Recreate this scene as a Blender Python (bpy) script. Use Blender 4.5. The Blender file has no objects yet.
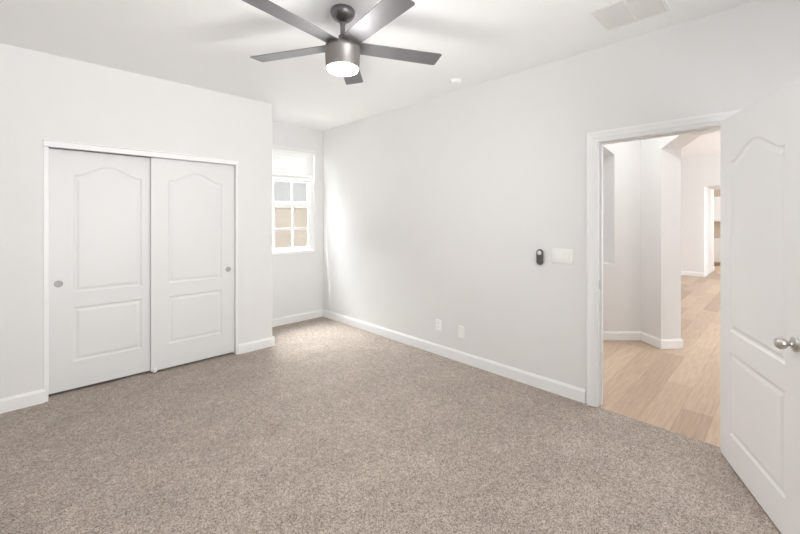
import bpy, bmesh, math, random
from mathutils import Vector, Matrix

random.seed(7)
S = bpy.context.scene
C = S.collection
PI = math.pi

# ------------------------------------------------------------------ camera
CAM_H = 1.437
cam_d = bpy.data.cameras.new('camera')
cam = bpy.data.objects.new('camera', cam_d)
C.objects.link(cam)
cam_d.sensor_fit = 'HORIZONTAL'
cam_d.sensor_width = 36.0
cam_d.lens = 36.0 * 378.0 / 800.0
cam_d.shift_y = -48.0 / 800.0
cam_d.clip_start = 0.02
cam.location = (0, 0, CAM_H)
HEAD = math.atan2(386.0, 378.0)
cam.rotation_euler = (PI / 2, 0, HEAD - PI / 2)
S.camera = cam

# ------------------------------------------------------------------ world
W = bpy.data.worlds.new('sky')
S.world = W
W.use_nodes = True
bg = W.node_tree.nodes['Background']
bg.inputs['Color'].default_value = (0.93, 0.97, 1.0, 1)

# ------------------------------------------------------------------ exposure
S.view_settings.view_transform = 'Standard'
S.view_settings.look = 'None'
S.view_settings.gamma = 1.0
S.view_settings.use_curve_mapping = False
S.view_settings.exposure = 0.67
S.cycles.use_denoising = True
S.cycles.max_bounces = 16
S.cycles.diffuse_bounces = 10
S.cycles.sample_clamp_indirect = 6.0


def area_light(name, loc, target, sx, sy, power, color=(1, 1, 1), spread=180):
    d = bpy.data.lights.new(name, 'AREA')
    d.shape = 'RECTANGLE'
    d.size, d.size_y = sx, sy
    d.energy = power
    d.color = color
    d.spread = math.radians(spread)
    o = bpy.data.objects.new(name, d)
    C.objects.link(o)
    o.location = loc
    v = Vector(target) - Vector(loc)
    o.rotation_euler = v.to_track_quat('-Z', 'Y').to_euler()
    return o


POWER = {'back': 10, 'back_up': 19.5, 'alcove': 240, 'alcove_up': 85, 'alcove_top': 165, 'great': 190, 'hall': 13.5, 'kitchen': 50, 'fan': 5.5, 'fan_glow': 9.5, 'sky': 2.8, 'sun': 14.0}
bg.inputs['Strength'].default_value = POWER['sky']
NEUTRAL = (1.0, 1.0, 1.0)
# added fill lamps outside a made-up opening behind the camera, one aimed upward
area_light('fill_back', (0.9, -1.70, 1.55), (0.9, 3.0, 1.2), 1.3, 1.2, POWER['back'], NEUTRAL)
area_light('fill_back_upward', (0.9, -1.66, 1.25), (0.5, 2.9, 2.9), 1.3, 0.7, POWER['back_up'], NEUTRAL, 95)
# sky lamp for the alcove window, plus added fills from high and low
area_light('daylight_alcove', (2.5, 7.0, 4.4), (2.5, 4.85, 1.45), 3.4, 2.4, POWER['alcove'], (0.96, 0.985, 1.0), 90)
area_light('fill_alcove_high', (2.5, 6.5, 6.6), (2.5, 4.85, 1.3), 4.0, 2.4, POWER['alcove_top'], (0.97, 0.99, 1.0), 60)
area_light('fill_alcove_low', (2.5, 6.9, 0.0), (2.5, 4.85, 1.5), 5.0, 1.6, POWER['alcove_up'], NEUTRAL, 120)
# low sun grazing the alcove window: only a sliver reaches the wall beside it
sd_ = bpy.data.lights.new('sun', 'SUN')
sd_.energy = POWER['sun']
sd_.angle = math.radians(0.7)
sd_.color = (1.0, 0.98, 0.95)
so_ = bpy.data.objects.new('sun', sd_)
C.objects.link(so_)
so_.location = (-6, 7, 8)
so_.rotation_euler = Vector((1.0, -0.28, -2.0)).to_track_quat('-Z', 'Y').to_euler()
# added fill lamps lighting the hall, great room and kitchen from out of view
area_light('fill_great_room', (9.6, -3.4, 1.6), (9.4, 2.0, 1.3), 5.0, 2.4, POWER['great'], (0.93, 0.99, 1.06))
area_light('fill_hall', (3.9, 1.05, 2.96), (3.9, 1.06, 0.0), 0.5, 0.5, POWER['hall'], NEUTRAL)
area_light('fill_kitchen', (14.6, -0.6, 1.8), (15.2, 1.4, 1.0), 1.6, 1.8, POWER['kitchen'], NEUTRAL)

# ------------------------------------------------------------------ materials


def nd(nt, t, **kw):
    n = nt.nodes.new(t)
    for k, v in kw.items():
        setattr(n, k, v)
    return n


def principled(name, col, rough=0.5, metal=0.0, bump=0.0, bscale=200.0, spec=0.5, var=0.0, vscale=4.0):
    m = bpy.data.materials.new(name)
    m.use_nodes = True
    nt = m.node_tree
    b = nt.nodes['Principled BSDF']
    b.inputs['Roughness'].default_value = rough
    b.inputs['Metallic'].default_value = metal
    b.inputs['Specular IOR Level'].default_value = spec
    tc = nd(nt, 'ShaderNodeTexCoord')
    no = nd(nt, 'ShaderNodeTexNoise')
    no.inputs['Scale'].default_value = vscale
    no.inputs['Detail'].default_value = 3
    nt.links.new(tc.outputs['Object'], no.inputs['Vector'])
    r = nd(nt, 'ShaderNodeValToRGB')
    lo = [c * (1 - var) for c in col]
    hi = [min(1, c * (1 + var)) for c in col]
    r.color_ramp.elements[0].position = 0.3
    r.color_ramp.elements[1].position = 0.7
    r.color_ramp.elements[0].color = (*lo, 1)
    r.color_ramp.elements[1].color = (*hi, 1)
    nt.links.new(no.outputs['Fac'], r.inputs['Fac'])
    nt.links.new(r.outputs['Color'], b.inputs['Base Color'])
    if bump:
        n2 = nd(nt, 'ShaderNodeTexNoise')
        n2.inputs['Scale'].default_value = bscale
        n2.inputs['Detail'].default_value = 4
        nt.links.new(tc.outputs['Object'], n2.inputs['Vector'])
        bp = nd(nt, 'ShaderNodeBump')
        bp.inputs['Strength'].default_value = bump
        bp.inputs['Distance'].default_value = 0.002
        nt.links.new(n2.outputs['Fac'], bp.inputs['Height'])
        nt.links.new(bp.outputs['Normal'], b.inputs['Normal'])
    return m


def emissive(name, col, strength):
    m = bpy.data.materials.new(name)
    m.use_nodes = True
    b = m.node_tree.nodes['Principled BSDF']
    b.inputs['Base Color'].default_value = (*col, 1)
    b.inputs['Emission Color'].default_value = (*col, 1)
    b.inputs['Emission Strength'].default_value = strength
    return m


M = {}
M['wall'] = principled('wall_paint', (0.766, 0.764, 0.758), 0.75, bump=0.15, bscale=90, spec=0.2, var=0.006)
M['ceiling'] = principled('ceiling_paint', (0.865, 0.869, 0.872), 0.85, bump=0.25, bscale=60, spec=0.15, var=0.006)
M['trim'] = principled('white_trim_paint', (0.85, 0.85, 0.848), 0.4, var=0.004)
M['door'] = principled('white_door_paint', (0.87, 0.873, 0.876), 0.42, bump=0.04, bscale=160, var=0.004)
M['closet'] = principled('door_white_darkened', (0.745, 0.746, 0.744), 0.45, bump=0.04, bscale=160, var=0.004)  # door white darkened to offset the strong light on the closet doors
M['vinyl'] = principled('white_vinyl', (0.88, 0.88, 0.87), 0.35, var=0.003)
M['blind'] = principled('white_blind', (0.80, 0.80, 0.785), 0.4, var=0.003)
M['plate'] = principled('white_plastic', (0.87, 0.865, 0.85), 0.3, var=0.003)
M['slot'] = principled('dark_slot', (0.10, 0.10, 0.10), 0.6)
M['nickel'] = principled('brushed_nickel', (0.62, 0.60, 0.57), 0.28, metal=1.0, bump=0.03, bscale=300)
M['pull'] = principled('satin_nickel_pull', (0.40, 0.39, 0.38), 0.5, metal=0.4)
M['graphite'] = principled('graphite_metal', (0.21, 0.205, 0.205), 0.36, metal=0.85, var=0.03, vscale=9)
M['housing'] = principled('brushed_housing', (0.31, 0.29, 0.28), 0.48, metal=0.8, var=0.03, vscale=20)
M['blade'] = principled('grey_blade', (0.20, 0.197, 0.207), 0.50, metal=0.6, var=0.05, vscale=6)
M['lens'] = emissive('lit_diffuser', (1.0, 0.97, 0.92), 6.0)
M['remote'] = principled('dark_grey_plastic', (0.085, 0.083, 0.081), 0.45)
M['remote_light'] = principled('pale_grey_plastic', (0.72, 0.72, 0.71), 0.4)
M['grille'] = principled('vent_white_metal', (0.78, 0.77, 0.76), 0.5)
M['louvre'] = principled('vent_louvre_metal', (0.66, 0.65, 0.64), 0.6)
M['duct'] = principled('vent_filter', (0.62, 0.61, 0.60), 0.9, var=0.05, vscale=60)
M['house'] = principled('pale_stucco', (0.25, 0.248, 0.244), 0.9, bump=0.3, bscale=30, var=0.03)
M['soil'] = principled('gravel_yard', (0.30, 0.28, 0.255), 0.95, bump=0.5, bscale=25, var=0.15, vscale=20)
M['counter'] = principled('tan_stone', (0.55, 0.44, 0.36), 0.3, var=0.15, vscale=30)
M['cabinet'] = principled('white_cabinet', (0.86, 0.855, 0.84), 0.4, var=0.004)
M['tile'] = principled('beige_splash', (0.62, 0.52, 0.43), 0.4, var=0.1, vscale=25)
M['clay'] = principled('clay_pot', (0.60, 0.33, 0.28), 0.7, var=0.08, vscale=12)

# glass
g = bpy.data.materials.new('window_glass')
g.use_nodes = True
nt = g.node_tree
nt.nodes.remove(nt.nodes['Principled BSDF'])
out = nt.nodes['Material Output']
tr = nd(nt, 'ShaderNodeBsdfTransparent')
tr.inputs['Color'].default_value = (0.97, 0.98, 0.98, 1)
gl = nd(nt, 'ShaderNodeBsdfGlossy')
gl.inputs['Roughness'].default_value = 0.02
lw = nd(nt, 'ShaderNodeLayerWeight')
pw = nd(nt, 'ShaderNodeMath', operation='POWER')
pw.inputs[1].default_value = 5.0
nt.links.new(lw.outputs['Facing'], pw.inputs[0])
fr = nd(nt, 'ShaderNodeMath', operation='MULTIPLY_ADD')
fr.inputs[1].default_value = 0.6
fr.inputs[2].default_value = 0.03
nt.links.new(pw.outputs[0], fr.inputs[0])
mx = nd(nt, 'ShaderNodeMixShader')
nt.links.new(fr.outputs[0], mx.inputs[0])
nt.links.new(tr.outputs[0], mx.inputs[1])
nt.links.new(gl.outputs[0], mx.inputs[2])
nt.links.new(mx.outputs[0], out.inputs['Surface'])
M['glass'] = g

# carpet
m = bpy.data.materials.new('speckled_carpet')
m.use_nodes = True
nt = m.node_tree
b = nt.nodes['Principled BSDF']
b.inputs['Roughness'].default_value = 1.0
b.inputs['Specular IOR Level'].default_value = 0.05
b.inputs['Sheen Weight'].default_value = 0.15
tc = nd(nt, 'ShaderNodeTexCoord')


def noise(scale, detail=2, rough=0.5):
    n = nd(nt, 'ShaderNodeTexNoise')
    n.inputs['Scale'].default_value = scale
    n.inputs['Detail'].default_value = detail
    n.inputs['Roughness'].default_value = rough
    nt.links.new(tc.outputs['Object'], n.inputs['Vector'])
    return n


n1a = noise(205, 3, 0.8)
vo = nd(nt, 'ShaderNodeTexVoronoi')
vo.inputs['Scale'].default_value = 230
nt.links.new(tc.outputs['Object'], vo.inputs['Vector'])
sp = nd(nt, 'ShaderNodeSeparateColor')
nt.links.new(vo.outputs['Color'], sp.inputs[0])
n1 = nd(nt, 'ShaderNodeMix', data_type='FLOAT')
n1.inputs[0].default_value = 0.30
nt.links.new(n1a.outputs['Fac'], n1.inputs[2])
nt.links.new(sp.outputs[0], n1.inputs[3])
r1 = nd(nt, 'ShaderNodeValToRGB')
e = r1.color_ramp.elements
e[0].position = 0.33
e[0].color = (0.135, 0.102, 0.080, 1)
e[1].position = 0.70
e[1].color = (0.630, 0.562, 0.503, 1)
k = e.new(0.45)
k.color = (0.338, 0.281, 0.237, 1)
k = e.new(0.56)
k.color = (0.464, 0.400, 0.348, 1)
nt.links.new(n1.outputs[0], r1.inputs['Fac'])
n2 = noise(3.4, 5, 0.65)
r2 = nd(nt, 'ShaderNodeValToRGB')
r2.color_ramp.elements[0].position = 0.30
r2.color_ramp.elements[1].position = 0.70
r2.color_ramp.elements[0].color = (0.88, 0.88, 0.88, 1)
r2.color_ramp.elements[1].color = (1.09, 1.09, 1.09, 1)
nt.links.new(n2.outputs['Fac'], r2.inputs['Fac'])
n3 = noise(26, 4, 0.7)
r3 = nd(nt, 'ShaderNodeValToRGB')
r3.color_ramp.elements[0].position = 0.32
r3.color_ramp.elements[1].position = 0.68
r3.color_ramp.elements[0].color = (0.82, 0.82, 0.82, 1)
r3.color_ramp.elements[1].color = (1.12, 1.12, 1.12, 1)
nt.links.new(n3.outputs['Fac'], r3.inputs['Fac'])
m1 = nd(nt, 'ShaderNodeMix', data_type='RGBA', blend_type='MULTIPLY')
m1.inputs[0].default_value = 1
nt.links.new(r1.outputs[0], m1.inputs[6])
nt.links.new(r2.outputs[0], m1.inputs[7])
m2 = nd(nt, 'ShaderNodeMix', data_type='RGBA', blend_type='MULTIPLY')
m2.inputs[0].default_value = 1
nt.links.new(m1.outputs[2], m2.inputs[6])
nt.links.new(r3.outputs[0], m2.inputs[7])
nt.links.new(m2.outputs[2], b.inputs['Base Color'])
bp = nd(nt, 'ShaderNodeBump')
bp.inputs['Strength'].default_value = 0.4
bp.inputs['Distance'].default_value = 0.006
nt.links.new(n1.outputs[0], bp.inputs['Height'])
nt.links.new(bp.outputs['Normal'], b.inputs['Normal'])
M['carpet'] = m

# oak planks running along X
m = bpy.data.materials.new('light_oak_planks')
m.use_nodes = True
nt = m.node_tree
b = nt.nodes['Principled BSDF']
b.inputs['Roughness'].default_value = 0.38
tc = nd(nt, 'ShaderNodeTexCoord')
br = nd(nt, 'ShaderNodeTexBrick')
br.offset = 0.37
br.inputs['Scale'].default_value = 1.0
br.inputs['Brick Width'].default_value = 1.35
br.inputs['Row Height'].default_value = 0.185
br.inputs['Mortar Size'].default_value = 0.0012
br.inputs['Mortar Smooth'].default_value = 0.3
br.inputs['Bias'].default_value = 0.0
br.inputs['Color1'].default_value = (0.68, 0.53, 0.40, 1)
br.inputs['Color2'].default_value = (0.44, 0.325, 0.235, 1)
br.inputs['Mortar'].default_value = (0.38, 0.28, 0.20, 1)
nt.links.new(tc.outputs['Object'], br.inputs['Vector'])
mp = nd(nt, 'ShaderNodeMapping')
mp.inputs['Scale'].default_value = (1.6, 22, 1)
nt.links.new(tc.outputs['Object'], mp.inputs['Vector'])
gn = nd(nt, 'ShaderNodeTexNoise')
gn.inputs['Scale'].default_value = 2.5
gn.inputs['Detail'].default_value = 6
nt.links.new(mp.outputs[0], gn.inputs['Vector'])
gr = nd(nt, 'ShaderNodeValToRGB')
gr.color_ramp.elements[0].position = 0.3
gr.color_ramp.elements[1].position = 0.72
gr.color_ramp.elements[0].color = (0.84, 0.83, 0.81, 1)
gr.color_ramp.elements[1].color = (1.08, 1.08, 1.08, 1)
nt.links.new(gn.outputs['Fac'], gr.inputs['Fac'])
mm = nd(nt, 'ShaderNodeMix', data_type='RGBA', blend_type='MULTIPLY')
mm.inputs[0].default_value = 1
nt.links.new(br.outputs['Color'], mm.inputs[6])
nt.links.new(gr.outputs[0], mm.inputs[7])
nt.links.new(mm.outputs[2], b.inputs['Base Color'])
M['oak'] = m

# tan block wall with horizontal courses
m = bpy.data.materials.new('tan_block')
m.use_nodes = True
nt = m.node_tree
b = nt.nodes['Principled BSDF']
b.inputs['Roughness'].default_value = 0.95
tc = nd(nt, 'ShaderNodeTexCoord')
mp = nd(nt, 'ShaderNodeMapping')
mp.inputs['Rotation'].default_value = (PI / 2, 0, 0)
nt.links.new(tc.outputs['Object'], mp.inputs['Vector'])
br = nd(nt, 'ShaderNodeTexBrick')
br.inputs['Scale'].default_value = 1.0
br.inputs['Brick Width'].default_value = 0.41
br.inputs['Row Height'].default_value = 0.105
br.inputs['Mortar Size'].default_value = 0.006
br.inputs['Color1'].default_value = (0.196, 0.169, 0.143, 1)
br.inputs['Color2'].default_value = (0.175, 0.151, 0.127, 1)
br.inputs['Mortar'].default_value = (0.148, 0.128, 0.107, 1)
nt.links.new(mp.outputs[0], br.inputs['Vector'])
nt.links.new(br.outputs['Color'], b.inputs['Base Color'])
M['block'] = m

# ------------------------------------------------------------------ helpers


def link(name, bm, mat, parent=None, smooth=False, bevel=0.0, segs=2):
    bmesh.ops.recalc_face_normals(bm, faces=bm.faces[:])
    me = bpy.data.meshes.new(name)
    if smooth:
        for f in bm.faces:
            f.smooth = True
    bm.to_mesh(me)
    bm.free()
    me.materials.append(M[mat])
    o = bpy.data.objects.new(name, me)
    C.objects.link(o)
    if parent:
        o.parent = parent
    if bevel:
        md = o.modifiers.new('bevel', 'BEVEL')
        md.width = bevel
        md.segments = segs
        md.limit_method = 'ANGLE'
        md.angle_limit = math.radians(40)
    if smooth:
        md = o.modifiers.new('edges', 'EDGE_SPLIT')
        md.split_angle = math.radians(38)
    return o


def tag(o, label=None, cat=None, group=None, kind=None):
    if label:
        o['label'] = label
    if cat:
        o['category'] = cat
    if group:
        o['group'] = group
    if kind:
        o['kind'] = kind
    return o


def empty(name, loc, rz=0.0):
    o = bpy.data.objects.new(name, None)
    o.empty_display_size = 0.1
    C.objects.link(o)
    o.location = loc
    o.rotation_euler = (0, 0, rz)
    return o


def box(bm, x0, y0, z0, x1, y1, z1, mat=None):
    g_ = bmesh.ops.create_cube(bm, size=1.0)
    vs = g_['verts']
    for v in vs:
        v.co = Vector((x0 if v.co.x < 0 else x1, y0 if v.co.y < 0 else y1, z0 if v.co.z < 0 else z1))
        if mat is not None:
            v.co = mat @ v.co
    return vs


def boxes(*bs):
    bm = bmesh.new()
    for q in bs:
        box(bm, *q)
    return bm


def prism(pts, z0, z1, mat=None):
    """vertical prism over a ground outline"""
    bm = bmesh.new()
    lo = [bm.verts.new((x, y, z0)) for x, y in pts]
    hi = [bm.verts.new((x, y, z1)) for x, y in pts]
    bm.faces.new(lo)
    bm.faces.new(hi)
    n = len(pts)
    for i in range(n):
        j = (i + 1) % n
        bm.faces.new((lo[i], lo[j], hi[j], hi[i]))
    return bm


def lathe(bm, prof, n=40, mat=None):
    """prof: (r, z) list, revolved about z; closes at r=0"""
    rings = []
    for r, z in prof:
        if r < 1e-6:
            v = bm.verts.new((0, 0, z))
            rings.append([v])
        else:
            rings.append([bm.verts.new((r * math.cos(2 * PI * i / n), r * math.sin(2 * PI * i / n), z)) for i in range(n)])
    for a, b_ in zip(rings[:-1], rings[1:]):
        for i in range(n):
            j = (i + 1) % n
            if len(a) == 1 and len(b_) == 1:
                continue
            if len(a) == 1:
                bm.faces.new((a[0], b_[i], b_[j]))
            elif len(b_) == 1:
                bm.faces.new((a[i], b_[0], a[j]))
            else:
                bm.faces.new((a[i], b_[i], b_[j], a[j]))
    if mat is not None:
        for rg in rings:
            for v in rg:
                v.co = mat @ v.co
    return bm


def LD(l, d):
    """ground point l metres to the right of and d metres ahead of the standpoint"""
    c, s = math.cos(HEAD), math.sin(HEAD)
    return (s * l + c * d, -c * l + s * d)


# ------------------------------------------------------------------ bedroom shell
H = 2.74
XR = 3.10          # wall with the doorway
YC = 4.07          # closet wall
YW = 4.79          # window wall of the alcove
XA = 1.97          # end of the closet block
XL, YB = -1.45, -1.45   # walls behind the camera
CX0, CX1, CZ = 0.095, 1.565, 2.00   # closet opening
DY0, DY1, DZ = 0.235, 1.022, 2.042   # doorway rough opening
WX0, WX1, WZ0, WZ1 = 2.075, 2.95, 0.985, 2.42

bm = boxes((XL - 0.2, YB - 0.2, -0.12, XR + 0.004, YW + 0.10, 0.0))
tag(link('floor', bm, 'carpet'), 'beige and brown speckled cut pile carpet over the whole bedroom floor', 'floor', kind='structure')
bm = boxes((XL - 0.2, YB - 0.2, H, XR + 0.01, YW + 0.10, H + 0.2))
tag(link('ceiling', bm, 'ceiling'), 'smooth white bedroom ceiling above the fan', 'ceiling', kind='structure')

# wall with the doorway
bm = boxes((XR, DY1, 0, XR + 0.115, YW + 0.10, 3.2), (XR, YB - 3.0, 0, XR + 0.115, DY0, 3.2), (XR, DY0, DZ, XR + 0.115, DY1, 3.2))
bmesh.ops.remove_doubles(bm, verts=bm.verts[:], dist=1e-5)
tag(link('wall_right', bm, 'wall'), 'long off-white bedroom wall with the open doorway and light switches', 'wall', kind='structure')

# closet wall with rounded outer corner and the return of the closet block
r = 0.022
arc = [(XA - r + r * math.sin(a), YC + r - r * math.cos(a)) for a in [PI / 2 * i / 6 for i in range(7)]]
pts = [(CX1, YC)] + arc + [(XA, YW), (XA - 0.11, YW), (XA - 0.11, YC + 0.115), (CX1, YC + 0.115)]
bm = prism(pts, 0, H)
box(bm, XL - 0.15, YC, 0, CX0, YC + 0.115, H)
box(bm, CX0, YC, CZ + 0.045, CX1, YC + 0.115, H)
tag(link('wall_left', bm, 'wall'), 'off-white wall around the sliding closet doors, ending in a rounded corner', 'wall', kind='structure')

# window wall, also the back of the closet
T = 0.10
bm = boxes((XL - 0.15, YW, 0, WX0, YW + T, H), (WX1, YW, 0, XR, YW + T, H), (WX0, YW, 0, WX1, YW + T, WZ0), (WX0, YW, WZ1, WX1, YW + T, H))
tag(link('wall_far', bm, 'wall'), 'short off-white alcove wall holding the window', 'wall', kind='structure')

# walls behind the camera, one with an opening added to let light in
a0, a1 = 0.2, 1.6
bm = boxes((XL - 0.15, YB - 0.15, 0, a0, YB, H), (a1, YB - 0.15, 0, XR, YB, H), (a0, YB - 0.15, 0, a1, YB, 0.85), (a0, YB - 0.15, 2.2, a1, YB, H))
tag(link('wall_back', bm, 'wall'), 'off-white bedroom wall behind the viewpoint with an added opening for light', 'wall', kind='structure')
bm = boxes((XL - 0.15, YB, 0, XL, YW, H))
tag(link('wall_side', bm, 'wall'), 'plain off-white bedroom wall left of the viewpoint', 'wall', kind='structure')

# baseboards
BH, BT = 0.105, 0.014


def base_run(name, p, q, n, label):
    """p->q on the wall face, n = direction out of the wall"""
    p, q, n = Vector((*p, 0)), Vector((*q, 0)), Vector((*n, 0)).normalized()
    prof = [(0, 0), (BT, 0), (BT, BH - 0.018), (BT * 0.55, BH - 0.006), (BT * 0.45, BH), (0, BH)]
    bm = bmesh.new()
    A = [bm.verts.new(p + n * a + Vector((0, 0, z))) for a, z in prof]
    B = [bm.verts.new(q + n * a + Vector((0, 0, z))) for a, z in prof]
    bm.faces.new(A)
    bm.faces.new(B)
    for i in range(len(prof)):
        j = (i + 1) % len(prof)
        bm.faces.new((A[i], A[j], B[j], B[i]))
    return tag(link(name, bm, 'trim'), label, 'baseboard', kind='structure')


base_run('baseboard_right', (XR, 1.095), (XR, YW), (-1, 0), 'white baseboard along the long wall between alcove and doorway')
base_run('baseboard_right_near', (XR, YB), (XR, 0.165), (-1, 0), 'white baseboard on the long wall behind the open door')
base_run('baseboard_left', (XL, YC), (CX0 - 0.012, YC), (0, -1), 'white baseboard left of the closet doors')
base_run('baseboard_corner', (CX1 + 0.012, YC), (XA + BT, YC), (0, -1), 'short white baseboard between closet doors and wall corner')
base_run('baseboard_return', (XA, YC), (XA, YW), (1, 0), 'white baseboard on the side of the closet block in the alcove')
base_run('baseboard_far', (XA, YW), (XR, YW), (0, -1), 'white baseboard under the alcove window')
base_run('baseboard_back', (XL, YB), (XR, YB), (0, 1), 'white baseboard behind the viewpoint')
base_run('baseboard_side', (XL, YB), (XL, YC), (1, 0), 'white baseboard on the wall left of the viewpoint')

# ------------------------------------------------------------------ doorway trim


def door_casing():
    bm = bmesh.new()
    # jamb lining
    J = 0.018
    box(bm, XR - 0.004, DY1 - J, 0, XR + 0.119, DY1, DZ)
    box(bm, XR - 0.004, DY0, 0, XR + 0.119, DY0 + J, DZ)
    box(bm, XR - 0.004, DY0 + J, DZ - J, XR + 0.119, DY1 - J, DZ)
    # door stop bead
    box(bm, XR + 0.045, DY1 - J - 0.011, 0, XR + 0.08, DY1 - J, DZ - J)
    box(bm, XR + 0.045, DY0 + J, 0, XR + 0.08, DY0 + J + 0.011, DZ - J)
    box(bm, XR + 0.045, DY0 + J + .011, DZ - J - 0.011, XR + 0.08, DY1 - J - .011, DZ - J)
    o = link('trim_1', bm, 'trim', bevel=0.0015)
    tag(o, 'white painted jamb and casing around the open doorway', 'door frame', kind='structure')
    # casing on both faces, stepped profile
    for s, nm in ((-1, 'casing'), (1, 'casing')):
        x0 = XR if s < 0 else XR + 0.115
        bm = bmesh.new()
        prof = [(0.0, 0.0), (0.0, 0.011), (0.012, 0.011), (0.018, 0.0155), (0.040, 0.0175), (0.050, 0.021), (0.062, 0.021), (0.066, 0.016), (0.066, 0.0)]
        iy0, iy1, iz = DY0 + 0.006, DY1 - 0.006, DZ - 0.006
        rows = []
        for w, t in prof:
            x = x0 + s * (t + 0.0005)
            rows.append([bm.verts.new((x, iy1 + w, 0)), bm.verts.new((x, iy1 + w, iz + w)), bm.verts.new((x, iy0 - w, iz + w)), bm.verts.new((x, iy0 - w, 0))])
        for a, b_ in zip(rows[:-1], rows[1:]):
            for i in range(3):
                bm.faces.new((a[i], a[i + 1], b_[i + 1], b_[i]))
        link(nm, bm, 'trim', o)
    # strike plate in the left jamb
    bm = boxes((XR + 0.012, DY1 - J - 0.0012, 0.90, XR + 0.040, DY1 - J, 0.965))
    sp = link('strike_plate', bm, 'nickel', o, bevel=0.0005)
    sp['label'] = 'small nickel strike plate in the white jamb'
    return o


door_casing()

# metal carpet bar along the doorway is not visible in the photograph: carpet meets planks at the wall line

# ------------------------------------------------------------------ panel doors


def inset(pts, d):
    n = len(pts)
    res = []
    for i in range(n):
        p0, p1, p2 = Vector(pts[i - 1]), Vector(pts[i]), Vector(pts[(i + 1) % n])
        e1 = (p1 - p0).normalized()
        e2 = (p2 - p1).normalized()
        n1 = Vector((-e1.y, e1.x))
        n2 = Vector((-e2.y, e2.x))
        bs = (n1 + n2)
        k_ = d / max(0.35, (1 + n1.dot(n2)))
        res.append(tuple(p1 + bs * k_))
    return res


def panel_outlines(w, z, st):
    """two panels: st = stile width; z = (lower0, lower1, upper0, shoulder, rise); counter-clockwise outlines"""
    x0, x1 = (st, w - st) if not isinstance(st, tuple) else (st[0], w - st[1])
    lower = [(x0, z[0]), (x1, z[0]), (x1, z[1]), (x0, z[1])]
    upper = [(x0, z[2]), (x1, z[2])]
    N = 28
    for i in range(N + 1):
        u = 1 - i / N
        t_ = (2 * u - 1) / 0.90
        k_ = 0.0 if abs(t_) >= 1 else (0.5 + 0.5 * math.cos(PI * t_)) ** 0.8
        upper.append((x0 + (x1 - x0) * u, z[3] + z[4] * k_))
    return [lower, upper]


def panel_door(name, w, h, th, z, st, parent=None, mat='door'):
    """slab in local XZ, x 0..w, y 0..th (y=0 is the face seen), both faces moulded"""
    bm = bmesh.new()
    for face in (0, 1):
        yf = 0.0 if face == 0 else th
        s = 1 if face == 0 else -1

        def P(x, zz, dep):
            return bm.verts.new((x, yf + s * dep, zz))
        outer = [P(0, 0, 0), P(w, 0, 0), P(w, h, 0), P(0, h, 0)]
        edges = [bm.edges.new((outer[i], outer[(i + 1) % 4])) for i in range(4)]
        for ol in panel_outlines(w, z, st):
            rings = []
            for d_, dep in ((0, 0), (0.005, 0.003), (0.013, 0.0062), (0.022, 0.0062), (0.036, 0.0025), (0.044, 0.0018)):
                rings.append([P(x, zz, dep) for x, zz in inset(ol, d_)])
            n = len(ol)
            edges += [bm.edges.new((rings[0][i], rings[0][(i + 1) % n])) for i in range(n)]
            for a, b_ in zip(rings[:-1], rings[1:]):
                for i in range(n):
                    j = (i + 1) % n
                    bm.faces.new((a[i], a[j], b_[j], b_[i]))
            bm.faces.new(rings[-1])
        bmesh.ops.triangle_fill(bm, use_beauty=True, edges=edges)
        if face == 0:
            o0 = outer
        else:
            for i in range(4):
                j = (i + 1) % 4
                bm.faces.new((o0[i], o0[j], outer[j], outer[i]))
    return link(name, bm, mat, parent)


def disc_pull(parent, x, z, r_):
    """round recessed finger pull on face y=0"""
    bm = bmesh.new()
    mt = Matrix.Translation((x, 0, z)) @ Matrix.Rotation(PI / 2, 4, 'X')
    lathe(bm, [(r_, -0.001), (r_, 0.0016), (r_ - 0.002, 0.003), (r_ - 0.005, 0.003), (r_ - 0.007, 0.001), (r_ * 0.5, 0.0005), (0, 0.0004)], 36, mt)
    p = link('finger_pull', bm, 'pull', parent, smooth=True)
    p['label'] = 'round satin nickel finger pull'
    return p


Zp = (0.225, 0.678, 0.802, 1.785, 0.082)
# right sliding door runs in front of the left one
cw = 0.752
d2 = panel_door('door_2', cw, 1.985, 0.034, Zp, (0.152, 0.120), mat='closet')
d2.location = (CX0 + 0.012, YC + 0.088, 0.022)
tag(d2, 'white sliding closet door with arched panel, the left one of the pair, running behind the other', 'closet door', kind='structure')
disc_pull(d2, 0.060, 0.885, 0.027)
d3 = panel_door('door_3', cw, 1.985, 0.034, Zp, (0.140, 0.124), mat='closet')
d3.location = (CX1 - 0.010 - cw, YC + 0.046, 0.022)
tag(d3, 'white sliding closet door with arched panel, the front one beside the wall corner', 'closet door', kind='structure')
disc_pull(d3, cw - 0.060, 0.885, 0.027)

# closet head fascia, side beads and floor guide
bm = boxes((CX0 - 0.022, YC - 0.016, CZ + 0.008, CX1 + 0.012, YC + 0.03, CZ + 0.052),
           (CX0 - 0.022, YC - 0.020, CZ + 0.052, CX1 + 0.012, YC + 0.01, CZ + 0.060))
o = link('trim_2', bm, 'trim', bevel=0.003)
tag(o, 'white fascia board and jambs framing the sliding closet doors', 'closet frame', kind='structure')
link('side_jamb', boxes((CX0 - 0.018, YC - 0.005, 0, CX0 + 0.010, YC + 0.115, CZ + 0.04)), 'trim', o, bevel=0.003)
link('side_jamb', boxes((CX1 - 0.008, YC - 0.006, 0, CX1 + 0.012, YC + 0.115, CZ + 0.04)), 'trim', o, bevel=0.003)
gd = boxes((CX0 + 0.724, YC + 0.030, 0.0, CX0 + 0.752, YC + 0.130, 0.014), (CX0 + 0.724, YC + 0.030, 0.0, CX0 + 0.752, YC + 0.040, 0.05))
gd = link('floor_guide', gd, 'plate', o, bevel=0.002)

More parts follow.
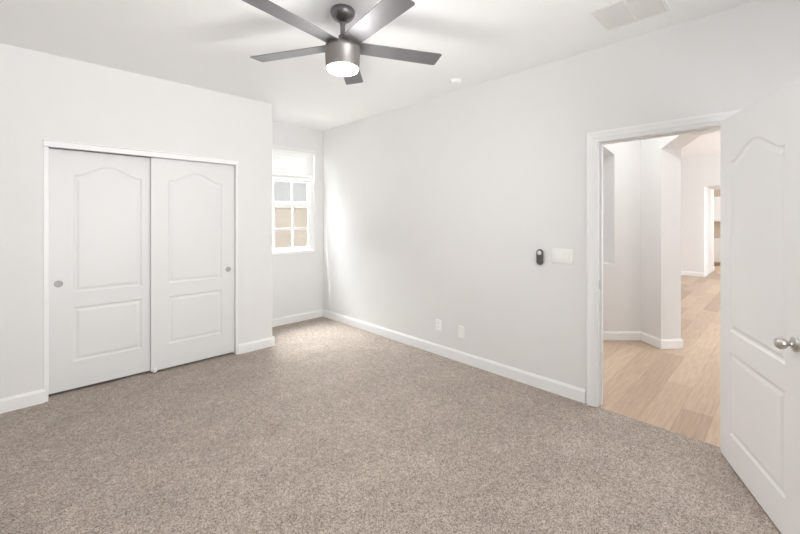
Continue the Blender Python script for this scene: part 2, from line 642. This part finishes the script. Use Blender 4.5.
# open bedroom door
OPEN = math.atan2(-0.412, -0.911)
dw = 0.80
hx, hy = 3.022, 0.281      # corner of the visible face at the hinge
d1 = panel_door('door_1', dw, 2.02, 0.035, (0.175, 0.655, 0.775, 1.76, 0.085), 0.125)
# local x runs from hinge to latch; local y=0 is the face seen, body goes to +y
d1.location = (hx, hy, 0.012)
d1.rotation_euler = (0, 0, OPEN)
tag(d1, 'white panelled bedroom door with an arched upper panel, standing wide open', 'door', kind='structure')
kx, kz = dw - 0.046, 0.890
for fy, sg in ((0.0, 1),):
    mt = Matrix.Translation((kx, fy, kz)) @ Matrix.Rotation(PI / 2, 4, 'X')
    bm = bmesh.new()
    lathe(bm, [(0.0, 0), (0.032, 0.0), (0.033, 0.003), (0.031, 0.008), (0.024, 0.012), (0.016, 0.014), (0.0, 0.014)], 40, mt)
    rs = link('rose', bm, 'nickel', d1, smooth=True)
    rs['label'] = 'round brushed nickel rose plate of the door knob'
    bm = bmesh.new()
    lathe(bm, [(0.0, 0.012), (0.0115, 0.012), (0.0105, 0.022), (0.012, 0.028), (0.019, 0.034), (0.0245, 0.042), (0.0262, 0.050), (0.0245, 0.059), (0.019, 0.066), (0.010, 0.070), (0.0, 0.071)], 40, mt)
    kn = link('door_knob', bm, 'nickel', d1, smooth=True)
    kn['label'] = 'brushed nickel door knob'
for hz in (0.20, 1.00, 1.80):
    bm = bmesh.new()
    lathe(bm, [(0, -0.045), (0.006, -0.045), (0.006, 0.045), (0, 0.045)], 14, Matrix.Translation((-0.004, 0.039, hz)))
    box(bm, -0.0015, 0.006, hz - 0.044, 0.0, 0.035, hz + 0.044)
    link('hinge', bm, 'nickel', d1)

# ------------------------------------------------------------------ alcove window
win = empty('window_1', (WX0, YW, WZ0))
tag(win, 'white single hung alcove window with grid bars, sunlit block wall beyond', 'window', kind='structure')


def wlink(name, bs, mat, parent, bevel=0.002, smooth=False):
    """bs given in world coordinates; parent chain has only translation of window origin"""
    bm = boxes(*bs)
    for v in bm.verts:
        v.co -= Vector((WX0, YW, WZ0))
    return link(name, bm, mat, parent, bevel=bevel)


F0, F1 = YW + 0.022, YW + 0.09
fw = 0.056
wlink('window_frame', [(WX0, F0, WZ0, WX0 + fw, F1, WZ1), (WX1 - fw, F0, WZ0, WX1, F1, WZ1), (WX0 + fw, F0, WZ0, WX1 - fw, F1, WZ0 + 0.022), (WX0 + fw, F0, WZ1 - 0.03, WX1 - fw, F1, WZ1)], 'vinyl', win)
MR = 1.636
mxs = [2.352, 2.633]
# upper sash, fixed, further out
u0, u1 = F0 + 0.036, F0 + 0.058
bars = [(WX0 + fw, u0, MR - 0.02, WX0 + fw + 0.022, u1, WZ1 - 0.03), (WX1 - fw - 0.022, u0, MR - 0.02, WX1 - fw, u1, WZ1 - 0.03),
        (WX0 + fw + .022, u0, MR - 0.02, WX1 - fw - .022, u1, MR + 0.045), (WX0 + fw + .022, u0, WZ1 - 0.055, WX1 - fw - .022, u1, WZ1 - 0.03)]
um = [(x - 0.013, u0 + 0.006, MR + 0.022, x + 0.013, u1 - 0.006, WZ1 - 0.055) for x in mxs] + [(WX0 + fw + .022, u0 + 0.007, 1.995, WX1 - fw - .022, u1 - 0.007, 2.017)]
us = wlink('upper_sash', bars, 'vinyl', win)
wlink('grid_bars', um, 'vinyl', us, bevel=0.001)
wlink('pane', [(WX0 + fw + 0.01, u0 + 0.010, MR, WX1 - fw - 0.01, u0 + 0.012, WZ1 - 0.04)], 'glass', us, bevel=0)
# lower sash
l0, l1 = F0 + 0.006, F0 + 0.032
bars = [(WX0 + fw, l0, WZ0 + 0.022, WX0 + fw + 0.024, l1, MR + 0.018), (WX1 - fw - 0.024, l0, WZ0 + 0.022, WX1 - fw, l1, MR + 0.018),
        (WX0 + fw + .024, l0, MR - 0.038, WX1 - fw - .024, l1, MR + 0.018), (WX0 + fw + .024, l0, WZ0 + 0.022, WX1 - fw - .024, l1, WZ0 + 0.055)]
zm = 1.300
lm = [(x - 0.013, l0 + 0.006, WZ0 + 0.055, x + 0.013, l1 - 0.006, MR - 0.022) for x in mxs] + [(WX0 + fw + .024, l0 + 0.007, zm - 0.013, WX1 - fw - .024, l1 - 0.007, zm + 0.013)]
ls = wlink('lower_sash', bars, 'vinyl', win)
wlink('grid_bars', lm, 'vinyl', ls, bevel=0.001)
wlink('pane', [(WX0 + fw + 0.01, l0 + 0.012, WZ0 + 0.03, WX1 - fw - 0.01, l0 + 0.014, MR)], 'glass', ls, bevel=0)
wlink('sash_lock', [(2.49, l0 - 0.012, MR + 0.018, 2.54, l1, MR + 0.030)], 'vinyl', ls)
# sill board
wlink('window_sill', [(WX0 - 0.0, YW - 0.014, WZ0 - 0.03, WX1 + 0.0, YW - 0.0005, WZ0 + 0.004), (WX0, YW - 0.001, WZ0 - 0.0, WX1, F0, WZ0 + 0.004)], 'trim', win, bevel=0.003)

# raised faux wood blind
bl = empty('window_blind', (2.487, YW - 0.034, WZ1))
tag(bl, 'white slatted blind pulled up at the top of the alcove window', 'blind')


def blink(name, bs, mat='blind', rot=0.0, bevel=0.001):
    bm = bmesh.new()
    for q in bs:
        box(bm, *q)
    return link(name, bm, mat, bl, bevel=bevel)


hw = 0.427
blink('head_rail', [(-hw, -0.03, -0.055, hw, 0.03, -0.002)])
zs = -0.075
nsl = 8
for i in range(nsl):
    z_ = zs - i * 0.0475
    bm = bmesh.new()
    mt = Matrix.Translation((0, 0, z_)) @ Matrix.Rotation(math.radians(-70), 4, 'X')
    box(bm, -hw + 0.004, -0.025, -0.0016, hw - 0.004, 0.025, 0.0016, mt)
    link('slat', bm, 'blind', bl)
blink('bottom_rail', [(-hw + 0.004, -0.027, zs - nsl * 0.0475 - 0.012, hw - 0.004, 0.027, zs - nsl * 0.0475 + 0.012)])
for x in (-0.28, 0.0, 0.28):
    blink('ladder_cord', [(x - 0.0015, -0.0285, zs - nsl * 0.0475, x + 0.0015, -0.027, -0.05)], bevel=0)

# ------------------------------------------------------------------ yard outside
tag(link('ground', boxes((-3, YW + 0.2, -0.25, 12, 22, -0.15)), 'soil'), 'gravel side yard outside the alcove window', 'ground', kind='structure')
fe = boxes((-2, 8.6, -0.15, 11, 8.8, 1.70))
fe = tag(link('garden_wall', fe, 'block'), 'tan block wall with level courses seen through the lower window sash', 'garden wall', kind='structure')
link('wall_cap', boxes((-2, 8.57, 1.70, 11, 8.83, 1.75)), 'block', fe, bevel=0.01)
hs = empty('house', (3.0, 13.5, -0.15))
tag(hs, 'pale stucco house beyond the block wall, seen through the upper sash', 'house')
link('house_wall', boxes((-6, 0, 0, 9, 6, 3.6)), 'house', hs)
bm = bmesh.new()
vs = [bm.verts.new(p) for p in ((-6.6, -0.6, 3.6), (9.6, -0.6, 3.6), (9.6, 6.6, 3.6), (-6.6, 6.6, 3.6), (-3, 3, 5.4), (6, 3, 5.4))]
for f in ((0, 1, 5, 4), (1, 2, 5), (2, 3, 4, 5), (3, 0, 4), (3, 2, 1, 0)):
    bm.faces.new([vs[i] for i in f])
link('roof', bm, 'clay', hs)

# ------------------------------------------------------------------ ceiling fan
FX, FY = LD(-0.357, 2.355)
fan = empty('ceiling_fan', (FX, FY, 0))
tag(fan, 'grey five blade ceiling fan with its round light switched on', 'ceiling fan')
bm = bmesh.new()
lathe(bm, [(0, H), (0.068, H), (0.074, H - 0.008), (0.0765, H - 0.020), (0.073, H - 0.034), (0.062, H - 0.052), (0.045, H - 0.066), (0.026, H - 0.076), (0.020, H - 0.080), (0, H - 0.080)], 48)
link('canopy', bm, 'graphite', fan, smooth=True)
bm = bmesh.new()
lathe(bm, [(0, H - 0.078), (0.020, H - 0.078), (0.018, H - 0.096), (0.015, H - 0.100), (0.015, 2.585), (0.026, 2.575), (0.030, 2.550), (0.034, 2.530), (0.052, 2.512), (0.0, 2.512)], 36)
link('downrod', bm, 'graphite', fan, smooth=True)
bm = bmesh.new()
lathe(bm, [(0, 2.522), (0.085, 2.522), (0.100, 2.517), (0.108, 2.507), (0.110, 2.493), (0.110, 2.480), (0.1085, 2.478), (0.104, 2.385), (0.103, 2.378), (0.099, 2.374), (0.099, 2.382), (0, 2.382)], 64)
link('motor_housing', bm, 'housing', fan, smooth=True)
bm = bmesh.new()
lathe(bm, [(0, 2.386), (0.0985, 2.386), (0.0985, 2.372), (0.094, 2.362), (0.080, 2.355), (0.055, 2.350), (0.028, 2.348), (0, 2.3475)], 56)
ln = link('light_diffuser', bm, 'lens', fan, smooth=True)
ln['label'] = 'glowing round white diffuser under the motor'
R0, R1 = 0.085, 0.648
A0 = 18.2
cw_l = HEAD - PI / 2       # direction of "right" on the floor plan
for k in range(5):
    ang = cw_l + math.radians(A0 + 72 * k)
    w0, w1, th = 0.060, 0.069, 0.005
    outl = [(R0, -w0), (R1 - 0.014, -w1), (R1 - 0.004, -w1 + 0.004), (R1, -w1 + 0.014),
            (R1, w1 - 0.014), (R1 - 0.004, w1 - 0.004), (R1 - 0.014, w1), (R0, w0)]
    mt = Matrix.Rotation(ang, 4, 'Z') @ Matrix.Translation((0, 0, 2.514)) @ Matrix.Rotation(math.radians(-8.5), 4, 'X')
    bm = bmesh.new()
    lo = [bm.verts.new(mt @ Vector((x, y, -th / 2))) for x, y in outl]
    hi = [bm.verts.new(mt @ Vector((x, y, th / 2))) for x, y in outl]
    bm.faces.new(lo)
    bm.faces.new(hi)
    for i in range(len(outl)):
        j = (i + 1) % len(outl)
        bm.faces.new((lo[i], lo[j], hi[j], hi[i]))
    bd = link('blade', bm, 'blade', fan, bevel=0.0015)
    bm = bmesh.new()
    box(bm, 0.07, -0.034, 0.003, 0.150, 0.034, 0.007, mt)
    link('blade_bracket', bm, 'graphite', bd, bevel=0.002)
# the lamp inside the fan light
ld = bpy.data.lights.new('fan_lamp', 'AREA')
ld.shape = 'DISK'
ld.size = 0.17
ld.energy = POWER['fan']
ld.color = (1.0, 0.985, 0.965)
lo_ = bpy.data.objects.new('fan_lamp', ld)
C.objects.link(lo_)
lo_.location = (FX, FY, 2.344)
lg = bpy.data.lights.new('fan_glow', 'POINT')
lg.shadow_soft_size = 0.085
lg.energy = POWER['fan_glow']
lg.color = ld.color
lg_ = bpy.data.objects.new('fan_glow', lg)
C.objects.link(lg_)
lg_.location = (FX, FY, 2.25)

# ------------------------------------------------------------------ ceiling vent
vt = empty('air_vent', (2.675, 0.68, H))
tag(vt, 'white two-section air return grille on the ceiling', 'vent')
vx, vy = 0.172, 0.178
fr_ = 0.018
link('vent_frame', boxes((-vx, -vy, -0.009, -vx + fr_, vy, 0), (vx - fr_, -vy, -0.009, vx, vy, 0), (-vx + fr_, -vy, -0.009, vx - fr_, -vy + fr_, 0),
                         (-vx + fr_, vy - fr_, -0.009, vx - fr_, vy, 0), (-vx + fr_, -0.010, -0.009, vx - fr_, 0.010, 0)), 'grille', vt, bevel=0.002)
link('filter', boxes((-vx + fr_, -vy + fr_, -0.002, vx - fr_, vy - fr_, -0.0003)), 'duct', vt)
for y0, y1 in ((-vy + fr_, -0.010), (0.010, vy - fr_)):
    bm = bmesh.new()
    n = 12
    for i in range(n):
        x = -vx + fr_ + (2 * (vx - fr_)) * (i + 0.5) / n
        mt = Matrix.Translation((x, 0, -0.0055)) @ Matrix.Rotation(math.radians(35), 4, 'Y')
        box(bm, -0.0085, y0, -0.0006, 0.0085, y1, 0.0006, mt)
    link('louvre_panel', bm, 'louvre', vt)

# smoke detector
sd = empty('smoke_detector', (2.86, 2.17, H))
tag(sd, 'small round white smoke detector on the ceiling beyond the fan', 'smoke detector')
bm = bmesh.new()
lathe(bm, [(0, 0), (0.055, 0), (0.055, -0.008), (0.050, -0.010), (0, -0.010)], 40)
link('base', bm, 'plate', sd, smooth=True)
bm = bmesh.new()
lathe(bm, [(0, -0.010), (0.046, -0.010), (0.047, -0.018), (0.040, -0.028), (0.024, -0.032), (0, -0.033)], 40)
link('cover', bm, 'plate', sd, smooth=True)

# ------------------------------------------------------------------ wall fittings on the long wall


def rounded_rect(w, h, r_, n=6):
    pts = []
    for cx, cy, a0_ in ((w / 2 - r_, h / 2 - r_, 0), (-w / 2 + r_, h / 2 - r_, PI / 2), (-w / 2 + r_, -h / 2 + r_, PI), (w / 2 - r_, -h / 2 + r_, 1.5 * PI)):
        for i in range(n + 1):
            a = a0_ + PI / 2 * i / n
            pts.append((cx + r_ * math.cos(a), cy + r_ * math.sin(a)))
    return pts


def wall_slab(bm, pts, t0, t1, cy=0.0, cz=0.0, taper=0.0):
    """outline in (y,z) on the wall x=0, sticking out to -x"""
    s = 1 - taper
    A = [bm.verts.new((-t0, cy + y, cz + z)) for y, z in pts]
    B = [bm.verts.new((-t1, cy + y * s, cz + z * s)) for y, z in pts]
    bm.faces.new(A)
    bm.faces.new(B)
    for i in range(len(pts)):
        j = (i + 1) % len(pts)
        bm.faces.new((A[i], A[j], B[j], B[i]))
    return bm


# fan remote in its cradle
rm = empty('remote_control', (XR, 1.458, 1.115))
tag(rm, 'dark grey remote with a pale round button plate hanging beside the light switches', 'remote control')
link('holder', wall_slab(bmesh.new(), rounded_rect(0.046, 0.075, 0.020), 0, 0.010, 0, -0.030), 'remote', rm, bevel=0.001)
link('body', wall_slab(bmesh.new(), rounded_rect(0.058, 0.136, 0.0289, 10), 0.010, 0.024, 0, 0, 0.04), 'remote', rm, bevel=0.002)
bm = bmesh.new()
lathe(bm, [(0, 0), (0.018, 0), (0.018, 0.002), (0.0155, 0.003), (0, 0.003)], 32, Matrix.Translation((-0.024, 0, 0.037)) @ Matrix.Rotation(-PI / 2, 4, 'Y'))
bt = link('button_pad', bm, 'remote_light', rm, smooth=True)
bt['label'] = 'pale round button pad'

# three gang rocker switch
sw = empty('light_switch', (XR, 1.275, 1.136))
tag(sw, 'white triple rocker light switch plate beside the door casing', 'light switch')
link('wall_plate', wall_slab(bmesh.new(), rounded_rect(0.172, 0.121, 0.006), 0, 0.006, 0, 0, 0.03), 'plate', sw, bevel=0.0012)
for y in (-0.046, 0, 0.046):
    bm = bmesh.new()
    box(bm, -0.0072, y - 0.0165, -0.034, -0.0055, y + 0.0165, 0.034)
    mt = Matrix.Translation((-0.0075, y, 0)) @ Matrix.Rotation(math.radians(4), 4, 'Y')
    box(bm, -0.003, -0.015, -0.0325, 0.001, 0.015, 0.0325, mt)
    link('rocker', bm, 'plate', sw, bevel=0.0008)

# duplex outlet
ou = empty('wall_outlet', (XR, 2.58, 0.312))
tag(ou, 'white duplex outlet low on the long wall', 'outlet')
link('wall_plate', wall_slab(bmesh.new(), rounded_rect(0.072, 0.117, 0.006), 0, 0.006, 0, 0, 0.03), 'plate', ou, bevel=0.0012)
for z_ in (0.020, -0.020):
    so = link('receptacle', wall_slab(bmesh.new(), rounded_rect(0.034, 0.029, 0.010), 0.0055, 0.0085, 0, z_), 'plate', ou, bevel=0.0008)
    for y in (-0.0065, 0.0065):
        link('slot', boxes((-0.0090, y - 0.0012, z_ - 0.002, -0.0084, y + 0.0012, z_ + 0.007)), 'slot', so)
# cable plate
cb = empty('cable_plate', (XR, 2.285, 0.303))
tag(cb, 'white blank cable cover plate low on the wall, nearer the doorway than the outlet', 'wall plate')
link('wall_plate', wall_slab(bmesh.new(), rounded_rect(0.072, 0.117, 0.006), 0, 0.006, 0, 0, 0.03), 'plate', cb, bevel=0.0012)
for z_ in (0.042, -0.042):
    bm = bmesh.new()
    lathe(bm, [(0, 0), (0.0032, 0), (0.0028, 0.0012), (0, 0.0015)], 12, Matrix.Translation((-0.006, 0, z_)) @ Matrix.Rotation(-PI / 2, 4, 'Y'))
    link('screw', bm, 'plate', cb, smooth=True)

# ------------------------------------------------------------------ hall and rooms beyond the doorway
HF = 3.00
tag(link('floor_hall', boxes((XR + 0.004, -4.2, -0.12, 19.0, 4.94, -0.004)), 'oak'), 'light oak plank floor of the hall and rooms beyond', 'floor', kind='structure')
tag(link('ceiling_hall', boxes((XR + 0.10, -4.2, HF, 19.0, 4.94, HF + 0.2)), 'ceiling'), 'white ceiling of the hall and great room', 'ceiling', kind='structure')


def hall_frame(o2, ang):
    return Matrix.Translation((o2[0], o2[1], 0)) @ Matrix.Rotation(ang, 4, 'Z')


# wall facing the doorway with an art niche; local x = to the right, local y = away
AA = HEAD - PI / 2
pA = LD(0, 4.48)
mA = hall_frame(pA, AA)
nx1 = 214.5 / 378 * 4.48          # right edge of the niche
nx0 = nx1 - 0.62
nz0, nz1, ch = 0.905, 2.33, 0.13
xe = 2.86                          # where the wall turns
bm = bmesh.new()
box(bm, 0.62, 0, 0, nx0, 0.45, HF, mA)
box(bm, nx0, 0, 0, nx1, 0.45, nz0, mA)
box(bm, nx1, 0, 0, xe + 0.05, 0.45, HF, mA)
box(bm, nx0, 0.30, nz0, nx1, 0.45, HF, mA)
# head of the niche with clipped corners
pts = [(nx0, HF), (nx0, nz1 - ch), (nx0 + ch * 1.3, nz1), (nx1 - ch * 1.3, nz1), (nx1, nz1 - ch), (nx1, HF)]
A = [bm.verts.new(mA @ Vector((x, 0, z))) for x, z in pts]
B = [bm.verts.new(mA @ Vector((x, 0.30, z))) for x, z in pts]
bm.faces.new(A)
bm.faces.new(B)
for i in range(len(pts)):
    j = (i + 1) % len(pts)
    bm.faces.new((A[i], A[j], B[j], B[i]))
tag(link('wall_hall', bm, 'wall'), 'off-white hall wall with a tall recessed niche, seen through the doorway', 'wall', kind='structure')
mAi = mA

# wall with the clipped opening into the great room: runs along d from (2.86,4.48) towards the standpoint
q0, q1 = LD(2.86, 4.48), LD(2.89, 4.185)
dv = Vector((q1[0] - q0[0], q1[1] - q0[1]))
angB = math.atan2(dv.y, dv.x)
mB = hall_frame(q0, angB)          # local x = towards the standpoint, local y = left normal
lenB = dv.length
nrm = Vector((-dv.y, dv.x)).normalized()
sgn = 1 if (LD(4, 4.3)[0] - q0[0]) * nrm.x + (LD(4, 4.3)[1] - q0[1]) * nrm.y > 0 else -1
tB = 0.240 * sgn
ow, oz, och, ochx = 0.98, 2.315, 0.10, 0.25
bm = bmesh.new()


def sbox(x0, z0, x1, z1):
    box(bm, x0, min(0, tB), z0, x1, max(0, tB), z1, mB)


sbox(-0.05, 0, lenB, HF)
sbox(lenB + ow, 0, lenB + ow + 0.75, HF)
pts = [(lenB, HF), (lenB, oz - och), (lenB + ochx, oz), (lenB + ow - ochx, oz), (lenB + ow, oz - och), (lenB + ow, HF)]
A = [bm.verts.new(mB @ Vector((x, 0, z))) for x, z in pts]
B = [bm.verts.new(mB @ Vector((x, tB, z))) for x, z in pts]
bm.faces.new(A)
bm.faces.new(B)
for i in range(len(pts)):
    j = (i + 1) % len(pts)
    bm.faces.new((A[i], A[j], B[j], B[i]))
tag(link('wall_hall_opening', bm, 'wall'), 'off-white pier and header with clipped corners opening into the great room', 'wall', kind='structure')
ep = mB @ Vector((lenB + ow + 0.75, 0, 0))
bm = boxes((XR + 0.115, ep.y - 0.15, 0, ep.x + 0.1, ep.y - 0.01, HF))
tag(link('wall_hall_near', bm, 'wall'), 'off-white hall wall hidden behind the open bedroom door', 'wall', kind='structure')


def hall_base(name, m_, x0, x1, ys, label):
    p = m_ @ Vector((x0, 0, 0))
    q = m_ @ Vector((x1, 0, 0))
    n = (m_.to_3x3() @ Vector((0, ys, 0)))
    return base_run(name, (p.x, p.y), (q.x, q.y), (n.x, n.y), label)


hall_base('baseboard_hall', mA, 0.62, xe, -1, 'white baseboard under the hall niche wall')
hall_base('baseboard_hall_pier', mB, 0.0, lenB + 0.012, -sgn, 'short white baseboard on the hall side of the pier')
pe0, pe1 = mB @ Vector((lenB, -0.012 * sgn, 0)), mB @ Vector((lenB, tB + 0.014 * sgn, 0))
base_run('baseboard_hall_end', (pe0.x, pe0.y), (pe1.x, pe1.y), (mB.to_3x3() @ Vector((1, 0, 0))).to_2d(), 'white baseboard across the end face of the pier')

# great room far wall with a deep passage to the kitchen
XF = 11.96
yj = 1.42
tF = 1.8
bm = boxes((XF, yj, 0, XF + tF, 4.79, HF), (XF, -4.2, 0, XF + tF, yj - 1.5, HF), (XF, yj - 1.5, 2.26, XF + tF, yj, HF))
tag(link('wall_great_room', bm, 'wall'), 'far off-white wall of the great room with a passage to the kitchen', 'wall', kind='structure')
base_run('baseboard_great_room', (XF, yj), (XF, 4.79), (-1, 0), 'white baseboard along the far great room wall')
base_run('baseboard_passage', (XF - BT, yj), (XF + tF, yj), (0, -1), 'white baseboard inside the kitchen passage')
# outer walls of hall and great room
bm = boxes((XR + 0.115, 4.79, 0, 19, 4.94, HF), (18.8, -4.2, 0, 19, 4.79, HF), (ep.x, -4.2, 0, 18.8, -4.0, HF))
tag(link('wall_great_room_outer', bm, 'wall'), 'outer walls enclosing hall, great room and kitchen', 'wall', kind='structure')

# kitchen run seen through the passage
XK = 15.2
wc = empty('wall_cabinet', (XK + 0.25, 1.45, 1.36))
tag(wc, 'white kitchen wall cabinet at the far end of the passage', 'cabinet')
link('carcass', boxes((0, -0.6, 0, 0.35, 0.6, 0.78)), 'cabinet', wc)
for y0, y1 in ((-0.597, -0.203), (-0.197, 0.197), (0.203, 0.597)):
    dr = link('cabinet_door', boxes((-0.02, y0, 0.004, 0, y1, 0.776)), 'cabinet', wc, bevel=0.002)
    link('door_panel', boxes((-0.024, y0 + 0.05, 0.055, -0.02, y1 - 0.05, 0.725)), 'cabinet', dr, bevel=0.002)
bc = empty('base_cabinet', (XK, 1.45, -0.004))
tag(bc, 'white kitchen base cabinet under the tan worktop', 'cabinet')
link('carcass', boxes((0, -0.6, 0.10, 0.6, 0.6, 0.86)), 'cabinet', bc)
link('plinth', boxes((0.06, -0.6, 0.0, 0.6, 0.6, 0.10)), 'tile', bc)
for y0, y1 in ((-0.597, -0.203), (-0.197, 0.197), (0.203, 0.597)):
    dr = link('cabinet_door', boxes((-0.02, y0, 0.105, 0, y1, 0.856)), 'cabinet', bc, bevel=0.002)
    link('door_panel', boxes((-0.024, y0 + 0.05, 0.16, -0.02, y1 - 0.05, 0.80)), 'cabinet', dr, bevel=0.002)
tag(link('worktop', boxes((XK - 0.03, 0.85, 0.857, XK + 0.6, 2.05, 0.897)), 'counter', bevel=0.004), 'tan stone worktop on the kitchen base cabinet', 'worktop')
tag(link('wall_kitchen', boxes((XK + 0.602, 0.2, 0, XK + 0.75, 3.2, HF)), 'tile'), 'beige tiled kitchen wall behind the worktop', 'wall', kind='structure')
